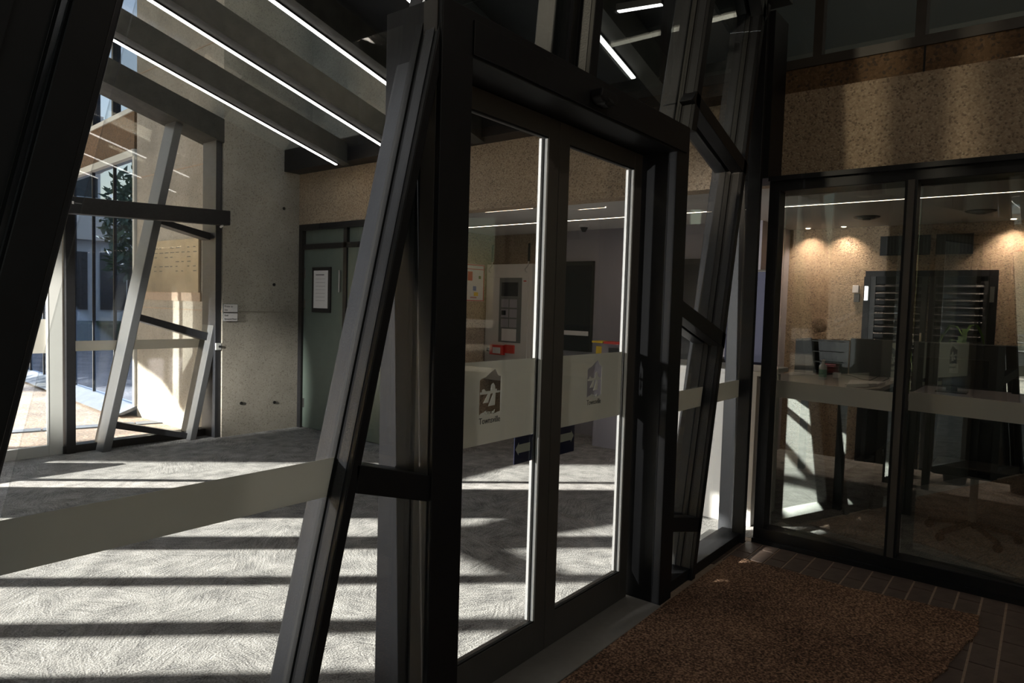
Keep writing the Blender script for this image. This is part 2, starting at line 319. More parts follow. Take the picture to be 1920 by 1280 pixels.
# ------------------------------------------------------------------ sloping glazed roof
for i, y in enumerate((6.1, 5.15, 4.2, 3.25, 2.3)):
    o = put('roof_beam', MB().xz([(-4.6, zr(-4.6)), (4.66, zr(4.66)), (4.66, zr(4.66)+.21), (-4.6, zr(-4.6)+.21)], y-.13, y-.005), 'rafter')
    tag(o, ['dark sloping roof beam nearest the far glass wall', 'second dark sloping roof beam from the far glass wall', 'middle dark sloping roof beam of the lobby', 'fourth dark sloping roof beam, over the sliding doors', 'dark sloping roof beam nearest the camera, above the door head'][i], 'beam', 'sloping roof beams of the lobby')
    x0, x1 = [(-3, 4.6), (-3, 4.6), (-3, 3.95), (-3, 3.2), (3.1, 4.19)][i]
    t = thing('strip_light', (x1, y, zr(x1)), ['long white strip light on the lowest roof beam, ending by the concrete corner', 'long white strip light on the second roof beam, crossing behind the leaning post', 'white strip light behind the top of the leaning post', 'white strip light on the fourth roof beam, over the sliding doors', 'short white strip light above the door head'][i], 'light', 'linear strip lights under the roof beams')
    put('housing', MB().xz([(x0, zr(x0)-.012), (x1, zr(x1)-.012), (x1, zr(x1)+.03), (x0, zr(x0)+.03)], y-.005, y+.035), 'black', t)
    put('diffuser', MB().xz([(x0+.01, zr(x0+.01)-.02), (x1-.01, zr(x1-.01)-.02), (x1-.01, zr(x1-.01)-.0125), (x0+.01, zr(x0+.01)-.0125)], y, y+.03), 'led', t)
for i, (a, b) in enumerate(((1.72, 3.2), (3.2, 4.3), (4.3, 7.6))):  # middle bay made opaque to keep sun off the concrete beam
    z0, z1 = zr(-4.6)+.26, zr(5.0)+.26
    tag(put('roof_panel' if i < 2 else 'roof_glass', MB().prism([(-4.6, a+.01, z0), (5.0, a+.01, z1), (5.0, b-.01, z1), (-4.6, b-.01, z0)], (0, 0, .01)), 'shs' if i < 2 else 'groof'), ['dark sloping roof panel nearest the sliding doors', 'dark sloping roof panel over the middle of the lobby', 'sloping roof glass against the far wall'][i], 'glass', kind='structure')
# glowing strips imitating a bluish gap of sky above the door head
t = thing('sky_gap_glow', (3.5, 2.5, 3.3), 'glowing bluish outline imitating a gap of sky above the door head', 'light')
put('side_strip', B(3.395, 3.425, 2.48, 2.50, 3.22, 3.46), 'skyglow', t); put('bottom_strip', B(3.395, 3.70, 2.48, 2.50, 3.195, 3.22), 'skyglow', t)
put('top_strip', B(3.395, 3.70, 2.48, 2.50, 3.46, 3.48), 'skyglow', t); put('panel', B(3.425, 3.70, 2.49, 2.50, 3.22, 3.46), 'dark', t)
t = thing('cross_light', (3.6, 1.96, 3.3), 'short bright strip light lying across, at the top of the glass right of the doors', 'light')
put('housing', MB().prism([(3.55, 2.10, 3.305), (3.58, 2.10, 3.305), (3.645, 1.84, 3.305), (3.615, 1.84, 3.305)], (0, 0, .04)), 'black', t)
put('diffuser', MB().prism([(3.55, 2.09, 3.298), (3.575, 2.09, 3.298), (3.635, 1.84, 3.298), (3.61, 1.84, 3.298)], (0, 0, .006)), 'led', t)

# ------------------------------------------------------------------ near glass wall, left of the doors
def slant(x0, k, w_, z0, z1): return [(x0+k*z0, z0), (x0+w_+k*z0, z0), (x0+w_+k*z1, z1), (x0+k*z1, z1)]
w1 = thing('window_1', (.5, 1.6, 0), 'near glass wall left of the sliding doors with a frosted band', 'window', kind='structure')
put('glass_pane', MB().xz([(.17, 0.03), (.985, 0.03), (.985+.232*4.2, 4.2), (.17+.23*4.2, 4.2)], 1.612, 1.622), 'gclear', w1)
put('glass_pane', MB().xz([(1.03, 0.03), (1.53, .03), (1.53, .92), (1.03+.232*1.0, 1.0)], 1.612, 1.622), 'gclear', w1)
put('glass_pane', MB().xz([(1.28, 1.07), (1.53, 1.0), (1.53, 2.05)], 1.612, 1.622), 'gclear', w1)
put('frosted_band', MB().xz([(.24, .985), (1.205, .985), (1.228, 1.095), (.265, 1.095)], 1.607, 1.611), 'film', w1)
put('bottom_rail', B(.1, 1.53, 1.55, 1.64, 0.0, .07), 'black', w1)
def leaner(name, x0, k, z1, label, wm=.032, ws=.10, yb=1.73, xs=None, z0=0):
    t = thing(name, (x0+k*z0, 1.6, z0), label, 'post')
    put('steel_tube', MB().xz(slant(x0 if xs is None else xs, k, ws, z0, z1), 1.635, yb), 'shs', t, bevel=.006)
    put('cover_profile', MB().xz(slant(x0, k, wm, z0, z1), 1.53, 1.606), 'black', t, bevel=.003)
    put('side_gasket', MB().xz(slant(x0-.006, k, .02, z0, z1), 1.606, 1.635), 'rubber', t)
    put('pressure_plate', MB().xz(slant(x0-.003, k, .003, z0, z1), 1.55, 1.59), 'shs', t)
    return t
leaner('leaning_post', .965, .234, 4.4, 'dark leaning steel post left of the sliding doors, crossing the frosted band', wm=.034, xs=.985)
t = leaner('leaning_post', .035, .228, 4.4, 'very dark leaning steel post at the left edge, nearest the camera', wm=.075, ws=.12)
p = thing('window_2', (-.3, 1.6, 0), 'black panel filling the left edge beside the nearest leaning post', 'panel', kind='structure')
put('panel', MB().xz([(-3.2, 0), (.02, 0), (.02+.228*4.4, 4.4), (-3.2, 4.4)], 1.57, 1.62), 'black', p)
put('rib', MB().xz(slant(-.08, .228, .03, 0, 4.4), 1.545, 1.57), 'black', p)
put('glass_edge', MB().xz(slant(-.19, .228, .012, 0, 4.4), 1.56, 1.57), 'shs', p)
# upright tube and brace between leaning post and portal
t = thing('upright_post', (1.62, 1.68, 0), 'dark grey upright steel tube behind the glass, left of the door frame', 'post')
put('steel_tube', B(1.575, 1.69, 1.635, 1.73, 0, 2.13), 'shs', t, bevel=.006)
put('cap_plate', B(1.57, 1.69, 1.63, 1.735, 2.13, 2.14), 'shs', t)
t = thing('brace', (1.4, 1.58, 1.0), 'short black brace joining the leaning post to the door frame', 'brace')
put('bar', MB().xz([(1.235, 1.0), (1.235, 1.085), (1.56, .99), (1.56, .905)], 1.53, 1.60), 'black', t, bevel=.003)
put('rear_bar', MB().xz([(1.27, .985), (1.27, 1.075), (1.575, .985), (1.575, .895)], 1.635, 1.70), 'shs', t, bevel=.003)

# ------------------------------------------------------------------ portal and sliding doors
d = thing('door_1', (2.45, 1.6, 0), 'black box frame round the near sliding doors', 'door frame', kind='structure')
put('jamb', B(1.53, 1.675, 1.52, 1.78, 0, 2.36), 'black', d, bevel=.003); put('jamb', B(3.225, 3.37, 1.52, 1.78, 0, 2.36), 'black', d, bevel=.003)
put('head', B(1.53, 3.37, 1.52, 1.78, 2.355, 2.505), 'black', d, bevel=.003)
put('head_cover', B(1.67, 3.33, 1.512, 1.52, 2.365, 2.475), 'black', d, bevel=.002)
put('side_cover', B(1.526, 1.53, 1.54, 1.60, 0, 2.5), 'brown', d)
put('reveal_plate', B(3.222, 3.225, 1.56, 1.66, 0.1, 2.3), 'black', d)
def leaf_door(name, x0, x1, label, sign):  # near leaves: white aluminium darkened, the shade put into its colour
    t = thing(name, ((x0+x1)/2, 1.72, 0), label, 'door', kind='structure')
    w_ = .078; y0, y1 = 1.70, 1.745
    put('stile', B(x0, x0+w_, y0, y1, .012, 2.352), 'brown', t, bevel=.002); put('stile', B(x1-w_, x1, y0, y1, .012, 2.352), 'brown', t, bevel=.002)
    put('bottom_rail', B(x0+w_, x1-w_, y0, y1, .012, .165), 'brown', t, bevel=.002); put('top_rail', B(x0+w_, x1-w_, y0, y1, 2.27, 2.352), 'brown', t, bevel=.002)
    a, b = x0+w_, x1-w_
    put('glazing_bead', B(b-.008, b, 1.703, 1.716, .17, 2.265), 'bead', t); put('glazing_bead', B(b-.012, b, 1.731, 1.744, .17, 2.265), 'bead', t)
    put('glazing_bead', B(a, b, 1.703, 1.716, .165, .172), 'rubber', t); put('glazing_bead', B(a, b, 1.703, 1.716, 2.262, 2.27), 'rubber', t)
    put('gasket', B(b-.014, b, 1.7165, 1.7195, .17, 2.265), 'rubber', t)
    put('glass_pane', B(a, b, 1.720, 1.727, .165, 2.27), 'gclear', t)
    return t, a, b
t1, a1, b1 = leaf_door('door_2', 1.70, 2.442, 'left near sliding door leaf with frosted panel and left arrow', -1)
t2, a2, b2 = leaf_door('door_3', 2.446, 3.20, 'right near sliding door leaf with frosted panel and right arrow', 1)
def logo(cx, cz, w_):
    h = w_*1.42; X = lambda u: cx+(u-.5)*w_; Z = lambda v: cz+(v-.5)*h
    out = [(X(0), Z(.03)), (X(.12), Z(.07)), (X(.3), Z(.09)), (X(.5), Z(.04)), (X(.7), Z(.02)), (X(.88), Z(.05)), (X(1), Z(.06)), (X(1), Z(.83)), (X(.86), Z(.86)), (X(.72), Z(1.0)), (X(.5), Z(.93)), (X(.28), Z(.84)), (X(.05), Z(.80)), (X(0), Z(.76))]
    bar = [(X(.03), Z(.47)), (X(.40), Z(.47)), (X(.18), Z(.28)), (X(.42), Z(.28)), (X(.52), Z(.47)), (X(.64), Z(.47)), (X(.42), Z(.20)), (X(.74), Z(.21)), (X(.76), Z(.475)), (X(.97), Z(.475)), (X(.97), Z(.52)), (X(.82), Z(.52)), (X(.82), Z(.56)), (X(.74), Z(.56)), (X(.72), Z(.64)), (X(.64), Z(.70)), (X(.54), Z(.66)), (X(.52), Z(.53)), (X(.30), Z(.53)), (X(.22), Z(.585)), (X(.12), Z(.57)), (X(.12), Z(.52)), (X(.03), Z(.52))]
    return [out, bar]
for t, a, b, lx, s in ((t1, a1, b1, 2.055, -1), (t2, a2, b2, 2.845, 1)):
    rect = [(a+.001, 1.0), (b-.014, 1.0), (b-.014, 1.33), (a+.001, 1.33)]
    cutsheet('frosted_film', [rect]+logo(lx, 1.205, .13), 1.7285, 'film', t)
    text('lettering', 'Townsville', .036, (lx-.065, 1.7275, 1.082), 'ink', t, width=.13)
    text('small_lettering', 'City of', .022, (lx-.032, 1.7275, 1.118), 'pale', t)
sg = thing('arrow_sign', (2.29, 1.73, .94), 'dark blue sign with pale left arrow on the left sliding door', 'sign')
put('plate', B(2.222, 2.352, 1.7275, 1.7305, .885, .999), 'navy', sg)
put('arrow', MB().xz([(2.228, .948), (2.25, .975), (2.25, .966), (2.33, .966), (2.33, .93), (2.25, .93), (2.25, .921)], 1.7265, 1.7275), 'pale', sg)
sg = thing('arrow_sign', (2.60, 1.73, .94), 'dark blue sign with pale right arrow on the right sliding door', 'sign')
put('plate', B(2.526, 2.68, 1.7275, 1.7305, .875, .999), 'navy', sg)
put('arrow', MB().xz([(2.672, .95), (2.65, .977), (2.65, .968), (2.53, .968), (2.53, .932), (2.65, .932), (2.65, .923)], 1.7265, 1.7275), 'pale', sg)
t = thing('motion_sensor', (2.44, 1.50, 2.42), 'small black motion sensor on the near door head', 'sensor')
put('housing', MB().xz([(2.37, 2.405), (2.40, 2.385), (2.48, 2.385), (2.51, 2.405), (2.50, 2.44), (2.38, 2.44)], 1.455, 1.512), 'black', t, bevel=.008)
put('lens', MB().tube((2.44, 1.47, 2.387), (2.44, 1.45, 2.40), .018, 12), 'rubber', t)

# ------------------------------------------------------------------ near glass wall above and right of the doors
w3 = thing('window_3', (3.9, 1.6, 0), 'near glass wall above and right of the sliding doors', 'window', kind='structure')
put('glass_pane', MB().xz([(1.54, 2.51), (2.33, 2.51), (2.53, 4.3), (1.98, 4.3)], 1.612, 1.622), 'gtint', w3)
put('glass_pane', MB().xz([(2.47, 2.51), (3.40, 2.51), (3.80, 4.3), (2.73, 4.3)], 1.612, 1.622), 'gtint', w3)
put('glass_pane', MB().xz([(3.38, .05), (3.68, .05), (4.2, 2.4), (3.56, 2.58), (3.47, 2.51), (3.38, 2.51)], 1.612, 1.622), 'gclear', w3)
put('glass_pane', MB().xz([(3.73, .05), (4.52, .05), (4.52, 3.5), (4.5, 3.5), (4.27, 2.5)], 1.612, 1.622), 'gclear', w3)
put('glass_pane', MB().xz([(3.52, 2.66), (4.27, 2.45), (4.5, 3.6), (4.2, 4.3), (3.92, 4.3)], 1.612, 1.622), 'gtint', w3)
put('frosted_band', MB().xz([(3.38, .985), (3.87, .985), (3.895, 1.10), (3.38, 1.10)], 1.607, 1.611), 'film', w3)
put('frosted_band', MB().xz([(3.94, .985), (4.50, .985), (4.50, 1.10), (3.965, 1.10)], 1.607, 1.611), 'film', w3)
put('sill', B(3.37, 4.56, 1.55, 1.70, 0, .065), 'black', w3, bevel=.003); put('inner_sill', B(3.37, 4.50, 1.70, 1.76, 0, .05), 'alu', w3)
put('corner_mullion', B(4.50, 4.545, 1.53, 1.61, 0, 3.55), 'black', w3, bevel=.003)
put('corner_tube', B(4.585, 4.69, 1.635, 1.74, 0, 3.4), 'shs', w3, bevel=.005)
leaner('leaning_post', 3.665, .215, 2.45+1.4, 'dark leaning steel post right of the sliding doors', wm=.05, xs=3.655, ws=.12)
leaner('leaning_post', 2.13, .105, 4.4, 'wide dark leaning post above the middle of the door head', wm=.06, xs=2.0, ws=.16, z0=2.506)
leaner('leaning_post', 2.82, .235, 4.4, 'dark leaning post rising from the right end of the door head', wm=.06, xs=2.80, ws=.10, z0=2.506)
bd = []
for nm, pts, lb in (('brace', [(3.36, 1.53), (3.36, 1.615), (4.03, 1.42), (4.01, 1.33)], 'black brace from the door frame to the right leaning post at chest height'),
                    ('brace', [(3.37, .36), (3.37, .44), (3.78, .345), (3.76, .265)], 'low black brace between the door frame and the right leaning post'),
                    ('brace', [(3.40, 2.66), (3.46, 2.72), (4.28, 2.48), (4.24, 2.40)], 'black brace running down from the upper post to the right corner'),
                    ('brace', [(4.05, 3.9), (4.15, 3.95), (4.50, 3.46), (4.44, 3.40)], 'short black brace at the very top right of the glass wall')):
    t = thing(nm, (pts[0][0], 1.6, pts[0][1]), lb, 'brace')
    put('bar', MB().xz(pts, 1.53, 1.606), 'black', t, bevel=.003); put('rear_bar', MB().xz([(x+.02, z) for x, z in pts], 1.635, 1.71), 'shs', t, bevel=.003)
st('trim_2', B(4.56, 4.83, 1.50, 1.72, 2.44, 3.52), 'black', 'black corner box where the glass wall meets the concrete beam', 'trim')
st('sun_baffle', MB().xz([(-4.6, zr(-4.6)+.28), (5.0, zr(5.0)+.28), (5.0, 5.0), (-4.6, 6.5)], 1.72, 1.80), 'black', 'black strip added above the lobby roof line to stop the sun', 'trim')  # added to close off sun entering over the roof
st('trim_3', B(-3.2, 5.0, 1.53, 1.70, 3.72, 4.5), 'black', 'black top rail of the near glass wall', 'trim')  # deepened to keep sun off the high windows

# ------------------------------------------------------------------ glass wall at right
w4 = thing('window_4', (4.64, .5, 0), 'glass wall at right in a black frame with a frosted band', 'window', kind='structure')
put('head_frame', B(4.60, 4.83, -3.2, 1.50, 2.355, 2.45), 'black', w4, bevel=.003); put('head_fin', B(4.57, 4.60, -3.2, 1.50, 2.42, 2.45), 'black', w4)
put('sill_frame', B(4.60, 4.74, -3.2, 1.50, 0, .10), 'black', w4, bevel=.004); put('sill_step', B(4.575, 4.60, -3.2, 1.50, 0, .03), 'black', w4)
put('corner_frame', B(4.60, 4.72, 1.43, 1.50, .1, 2.36), 'black', w4, bevel=.003)
for y in (.645, -.30, -1.25, -2.2): put('mullion', B(4.60, 4.72, y, y+.065, .1, 2.36), 'black', w4, bevel=.003)
put('stile_strip', B(4.595, 4.60, .66, .695, .1, 2.36), 'brown', w4)
for a, b in ((.71, 1.43), (-.235, .645), (-1.185, -.30)):
    k = .150/2*.0+math.tan(math.radians(10.5)); c = (a+b)/2; h_ = min((b-a)/2, .40)
    if b-a > .8: c = b-.40-.04
    q = lambda y, o: (4.66+k*(y-c)+o, y)
    y0, y1 = a, b
    def sheet(nm, z0, z1, o, th, m):
        p0, p1 = q(y0, o), q(y1, o); put(nm, MB().prism([(p0[0], p0[1], z0), (p1[0], p1[1], z0), (p1[0]+th, p1[1], z0), (p0[0]+th, p0[1], z0)], (0, 0, z1-z0)), m, w4)
    sheet('glass_pane', .1, 2.36, 0, .008, 'gmir'); sheet('frosted_band', .985, 1.10, -.006, .004, 'film')

# ------------------------------------------------------------------ far glass wall
w6 = thing('window_6', (3.2, 7.45, 0), 'far glass wall with leaning posts looking out to the paving', 'window', kind='structure')
ztop = lambda x: zr(x)+.02
put('glass_pane', MB().xz([(2.5, .05), (3.86, .05), (3.86, ztop(3.86)), (2.5, ztop(2.5))], 7.46, 7.47), 'gclear', w6)
put('frosted_band', B(2.51, 3.86, 7.448, 7.452, .985, 1.085), 'film', w6)
put('bottom_rail', B(2.4, 3.86, 7.36, 7.50, 0, .075), 'black', w6, bevel=.003)
put('door_post', B(2.42, 2.50, 7.34, 7.50, 0, 2.40), 'black', w6, bevel=.003)
put('top_beam', MB().xz([(-4.6, zr(-4.6)), (3.87, zr(3.87)), (3.87, zr(3.87)+.25), (-4.6, zr(-4.6)+.25)], 7.12, 7.5), 'rafter', w6)
put('fascia_panel', MB().xz([(-4.6, 2.33), (2.42, 2.33), (2.42, zr(2.42)), (-4.6, zr(-4.6))], 7.42, 7.5), 'dark', w6)
put('dark_panel', B(-.35, .66, 7.42, 7.5, 0, 2.42), 'dark', w6)
put('end_panel', B(-4.6, -3.22, 7.42, 7.5, 0, 2.42), 'dark', w6)
for a, b in ((-1.20, -.94), (-1.95, -1.84), (-2.72, -2.58)): put('mullion', B(a, b, 7.42, 7.5, 0, 2.42), 'black', w6)
for a, b in ((-3.22, -2.72), (-2.58, -1.95), (-1.84, -1.20), (-.94, -.35)): put('glass_pane', B(a, b, 7.455, 7.465, .1, 2.42), 'gclear', w6)
put('diagonal_bar', MB().xz([(-.35, 1.42), (-.35, 1.55), (-1.8, 2.05), (-1.8, 1.92)], 7.42, 7.5), 'black', w6)
put('diagonal_bar', MB().xz([(-.35, 1.70), (-.35, 2.0), (-1.2, 1.75), (-1.2, 1.62)], 7.42, 7.5), 'black', w6)
put('low_rail', B(-3.22, -.35, 7.42, 7.5, 0, .10), 'black', w6)
put('vertical_cover', B(3.80, 3.868, 7.16, 7.45, 0, zr(3.86)+.1), 'shs', w6, bevel=.004)
for x, k, z1, ws, lb in ((2.68, .210, 3.62, .08, 'tall leaning steel post in the far glass wall, its colour lightened like sun glare'), (3.545, .205, 1.32, .07, 'short leaning steel post at the right of the far glass wall')):
    t = thing('leaning_post', (x, 7.3, 0), lb, 'post'); put('steel_blade', MB().xz(slant(x, k, ws, .0, z1), 7.20, 7.44), 'blade', t, bevel=.006)
for pts, lb in (([(3.20, 2.31), (3.24, 2.36), (3.84, 2.25), (3.84, 2.17)], 'black brace just under the far door operator box'), ([(3.03, 1.30), (3.03, 1.37), (3.81, 1.15), (3.81, 1.06)], 'black brace crossing the far glass above its frosted band'), ([(2.80, .215), (2.80, .285), (3.58, .06), (3.58, -.0)], 'low black brace near the foot of the far glass')):
    t = thing('brace', (pts[0][0], 7.3, pts[0][1]), lb, 'brace'); put('bar', MB().xz(pts, 7.28, 7.44), 'shs', t, bevel=.004)
t = thing('door_operator', (3.1, 7.08, 2.4), 'long black sliding door operator box over the far door', 'operator box')
put('housing', MB().prism([(1.0, 7.0, 2.22), (3.88, 7.0, 2.335), (3.88, 7.0, 2.49), (1.0, 7.0, 2.375)], (0, .13, 0)), 'black', t, bevel=.006)
put('badge', B(2.36, 2.375, 6.997, 7.0, 2.36, 2.385), 'paper', t); put('badge_strip', B(2.382, 2.44, 6.998, 7.0, 2.367, 2.375), 'grey', t)
put('sensor_bump', MB().tube((3.8, 7.02, 2.325), (3.8, 7.06, 2.31), .012, 8), 'paper', t)
f = thing('door_4', (1.8, 7.4, 0), 'far white sliding door leaf with a frosted panel', 'door', kind='structure')
put('stile', B(2.285, 2.405, 7.38, 7.42, .0, 2.4), 'alu', f, bevel=.003); put('stile', B(1.03, 1.10, 7.38, 7.42, 0, 2.4), 'alu', f)
put('bottom_rail', B(1.10, 2.285, 7.38, 7.42, 0, .10), 'alu', f, bevel=.002); put('top_rail', B(1.10, 2.285, 7.38, 7.42, 2.3, 2.4), 'alu', f)
put('glass_pane', B(1.10, 2.285, 7.395, 7.402, .1, 2.3), 'gclear', f); put('frosted_film', B(1.10, 2.28, 7.39, 7.393, .98, 1.30), 'film', f); put('glazing_bead', B(2.27, 2.285, 7.378, 7.388, .1, 2.3), 'bead', f)
put('fixed_rail', B(.66, 1.8, 7.44, 7.5, 0, .34), 'black', w6)
# left end of the lobby: dark panels with sloping glazed slots
w7 = thing('window_7', (-4.55, 4.5, 0), 'left end wall of the lobby with sloping glazed slots', 'window', kind='structure')
for pts in ([(1.62, 0), (2.64, 0), (2.64, 5.6), (1.62, 5.6)], [(2.75, 0), (3.17, 0), (3.24, 5.6), (2.75, 5.6)], [(2.64, 0), (2.75, 0), (2.75, 2.96), (2.64, 2.96)], [(2.64, 3.33), (2.75, 3.33), (2.75, 5.6), (2.64, 5.6)],
            [(3.18, .3), (3.18, 1.86), (3.50, 3.7), (3.50, 5.6), (4.1, 5.6), (4.05, 3.6), (3.60, .3)], [(4.48, 0), (7.5, 0), (7.5, 5.6), (4.48, 5.6)], [(3.17, 0), (4.48, 0), (4.48, .3), (3.17, .3)], [(3.24, 3.7), (4.48, 3.7), (4.48, 5.6), (3.24, 5.6)]):
    put('panel', MB().yz(pts, -4.6, -4.5), 'dark', w7)
put('glass_pane', B(-4.56, -4.55, 2.64, 4.48, .3, 3.7), 'gclear', w7)

# ------------------------------------------------------------------ wall with the green door, under the beam
st('wall_3', MB().box(4.87, 4.95, 4.9, 5.30, 0, 2.45), 'black', 'dark frame panel at the end of the green doors', 'wall')
gd = thing('door_5', (4.9, 6.3, 0), 'grey green double door with dark frame and framed notice', 'door', kind='structure')
put('frame', MB().box(4.83, 4.93, 7.07, 7.14, 0, 2.45), 'black', gd); put('frame', B(4.83, 4.93, 5.30, 5.36, 0, 2.45), 'black', gd)
put('frame_head', B(4.83, 4.93, 5.36, 7.07, 2.38, 2.45), 'black', gd); put('transom_bar', B(4.84, 4.93, 5.36, 7.07, 2.155, 2.215), 'black', gd)
put('transom_glass', B(4.88, 4.89, 5.36, 7.07, 2.215, 2.38), 'green', gd); put('centre_post', B(4.84, 4.93, 6.24, 6.30, 0, 2.38), 'black', gd)
l1 = put('door_leaf', B(4.86, 4.90, 6.30, 7.07, .01, 2.155), 'green', gd); put('door_leaf', B(4.86, 4.90, 5.36, 6.24, .01, 2.155), 'green', gd)
put('door_handle', MB().tube((4.84, 6.36, 1.65), (4.84, 6.36, 1.90), .012, 8), 'silver', gd)
for z in (1.82, 1.45, .25): put('hinge', B(4.852, 4.86, 7.035, 7.06, z, z+.11), 'silver', gd)
nb = thing('framed_notice', (4.85, 6.7, 1.7), 'white notice in a black frame hung on the green door', 'notice')
put('frame', MB().box(4.838, 4.86, 6.53, 6.88, 1.41, 1.94), 'black', nb, bevel=.003); put('paper', B(4.835, 4.838, 6.57, 6.84, 1.46, 1.90), 'paper', nb)
put('heading_line', B(4.834, 4.835, 6.64, 6.80, 1.845, 1.855), 'ink', nb)
for i in range(7): put('text_line', B(4.834, 4.835, 6.62-.0*i, 6.80, 1.80-.042*i, 1.803-.042*i), 'grey', nb)
for nm, z, s1, s2, lb in (('wall_sign', 1.39, 'Press to', 'Exit', 'upper small pale sign reading Press to Exit on the concrete wall'), ('wall_sign', 1.29, 'Exit', 'Ground Floor', 'lower small pale sign reading Exit Ground Floor on the concrete wall')):
    t = thing(nm, (3.96, 7.13, z), lb, 'sign'); put('plate', B(3.875, 4.045, 7.128, 7.14, z, z+.093), 'grey', t); put('face', B(3.88, 4.04, 7.126, 7.128, z+.004, z+.089), 'paper', t)
    text('lettering', s1, .030, (3.885, 7.1255, z+.056), 'ink', t); text('lettering', s2, .026, (3.885, 7.1255, z+.018), 'ink', t)
t = thing('exit_button', (3.87, 7.12, 1.0), 'small grey exit button plate low on the concrete wall', 'button')
put('plate', B(3.80, 3.86, 7.14, 7.16, .975, 1.05), 'alu', t); put('push_button', MB().tube((3.84, 7.14, 1.012), (3.84, 7.132, 1.012), .014, 12), 'dark', t)

# ------------------------------------------------------------------ reception behind the doors
st('ceiling', B(5.0, 8.3, -3.2, 7.14, 2.5, 2.6), 'ceil', 'pale ceiling of the reception with recessed light lines', 'ceiling')
def bar_light(x, a, b, lb, m='ledw', wd=.02):
    t = thing('light_line', (x, (a+b)/2, 2.5), lb, 'light'); put('diffuser', B(x-wd/2, x+wd/2, a, b, 2.494, 2.499), m, t); put('trim', MB().box(x-wd/2-.006, x-wd/2, a, b, 2.492, 2.5).box(x+wd/2, x+wd/2+.006, a, b, 2.492, 2.5), 'white', t)
bar_light(6.18, 2.55, 5.95, 'warm light line in the reception ceiling behind the sliding doors')
bar_light(6.20, -3.0, 1.95, 'warm light line in the ceiling behind the right glass wall')
bar_light(5.52, 3.3, 3.6, 'short light line nearer the beam, behind the right sliding door', wd=.012)
bar_light(5.25, 3.95, 4.55, 'thin light line nearer the beam, behind the left sliding door', wd=.01)
wa = MB(); wa.box(5.4, 7.25, 6.02, 6.12, 0, 2.5); wa.box(7.12, 7.25, 4.98, 6.02, 0, 2.5)
st('wall_4', wa, 'ag', 'tan pebble concrete corner wall in the reception', 'wall')
st('wall_5', MB().box(7.05, 7.25, 2.45, 4.98, 0, 2.5), 'mauve', 'mauve grey wall of the reception', 'wall')
t = thing('fire_panel', (7.06, 5.6, 1.4), 'cream fire indicator cabinet with a glazed window, on the concrete', 'cabinet')
put('cabinet', B(6.98, 7.12, 5.22, 5.99, .55, 2.10), 'white', t, bevel=.004); put('door', B(6.965, 6.98, 5.27, 5.94, .6, 1.93), 'white', t, bevel=.003)
put('window_frame', B(6.96, 6.965, 5.37, 5.74, 1.07, 1.92), 'grey', t)
put('display', B(6.952, 6.96, 5.43, 5.70, 1.68, 1.86), 'screen', t)
for zz in (1.53, 1.40, 1.27):
    for yy in (5.44, 5.58): put('module', B(6.954, 6.96, yy, yy+.12, zz, zz+.11), 'mauve', t)
put('key_pad', B(6.950, 6.954, 5.62, 5.69, 1.43, 1.49), 'screen', t); put('log_sheet', B(6.952, 6.96, 5.44, 5.68, 1.09, 1.25), 'paper', t)
put('red_mark', B(6.962, 6.965, 5.30, 5.345, 1.87, 1.885), 'red', t)
t = thing('call_point', (6.9, 5.75, .96), 'red alarm box with white label on the cream cabinet', 'alarm')
put('box', B(6.90, 6.965, 5.62, 5.84, .90, 1.03), 'red', t, bevel=.004); put('label_plate', B(6.897, 6.90, 5.65, 5.78, .92, 1.0), 'paper', t); put('side_box', B(6.93, 6.965, 5.46, 5.61, .93, 1.04), 'red', t, bevel=.003); put('knob', MB().tube((6.93, 5.90, .96), (6.93, 5.855, .96), .025, 10), 'rubber', t)
for y, lb in ((5.88, 'left black hanging strap over the cream cabinet'), (5.27, 'right black hanging strap over the cream cabinet')):
    t = thing('hanging_hook', (6.97, y, 2.2), lb, 'hook'); put('strap', B(6.955, 6.972, y-.012, y+.012, 2.13, 2.36), 'rubber', t)
    put('hook', MB().path([(6.96, y, 2.13), (6.95, y, 2.08), (6.95, y+.03, 2.05), (6.95, y+.05, 2.03), (6.95, y+.04, 2.0), (6.95, y+.015, 1.99)], .006), 'silver', t)
t = thing('poster', (6.8, 6.0, 1.85), 'white evacuation poster with red border on the concrete wall', 'poster')
put('sheet', B(6.55, 6.95, 6.008, 6.02, 1.60, 2.09), 'paper', t)
put('border', MB().box(6.55, 6.95, 6.004, 6.008, 2.075, 2.085).box(6.55, 6.95, 6.004, 6.008, 1.605, 1.615).box(6.935, 6.945, 6.004, 6.008, 1.615, 2.075).box(6.55, 6.95, 6.004, 6.008, 2.02, 2.028), 'red', t)
put('red_block', B(6.62, 6.71, 6.004, 6.008, 1.87, 1.99), 'red', t); put('blue_block', B(6.73, 6.79, 6.004, 6.008, 1.74, 1.80), pbr('blue_print', (.1, .15, .4), .6), t)
put('yellow_block', B(6.75, 6.83, 6.004, 6.008, 1.67, 1.72), 'yellow', t); put('pink_block', B(6.68, 6.80, 6.004, 6.008, 1.64, 1.66), pbr('pink_print', (.5, .25, .25), .6), t); put('green_block', B(6.84, 6.88, 6.004, 6.008, 1.90, 1.94), 'leaf', t)
t = thing('wall_screen', (7.03, 4.6, 1.6), 'dark wall screen behind the right sliding door', 'screen')
put('frame', B(7.0, 7.05, 4.33, 5.0, 1.02, 2.12), 'rubber', t); put('glass', B(6.995, 7.0, 4.345, 4.99, 1.03, 2.07), 'screen', t); put('white_strip', B(6.99, 6.995, 4.36, 4.99, 1.215, 1.27), 'paper', t)
t = thing('wall_screen', (7.03, 3.0, 1.6), 'dark wall screen behind the right leaning post', 'screen')
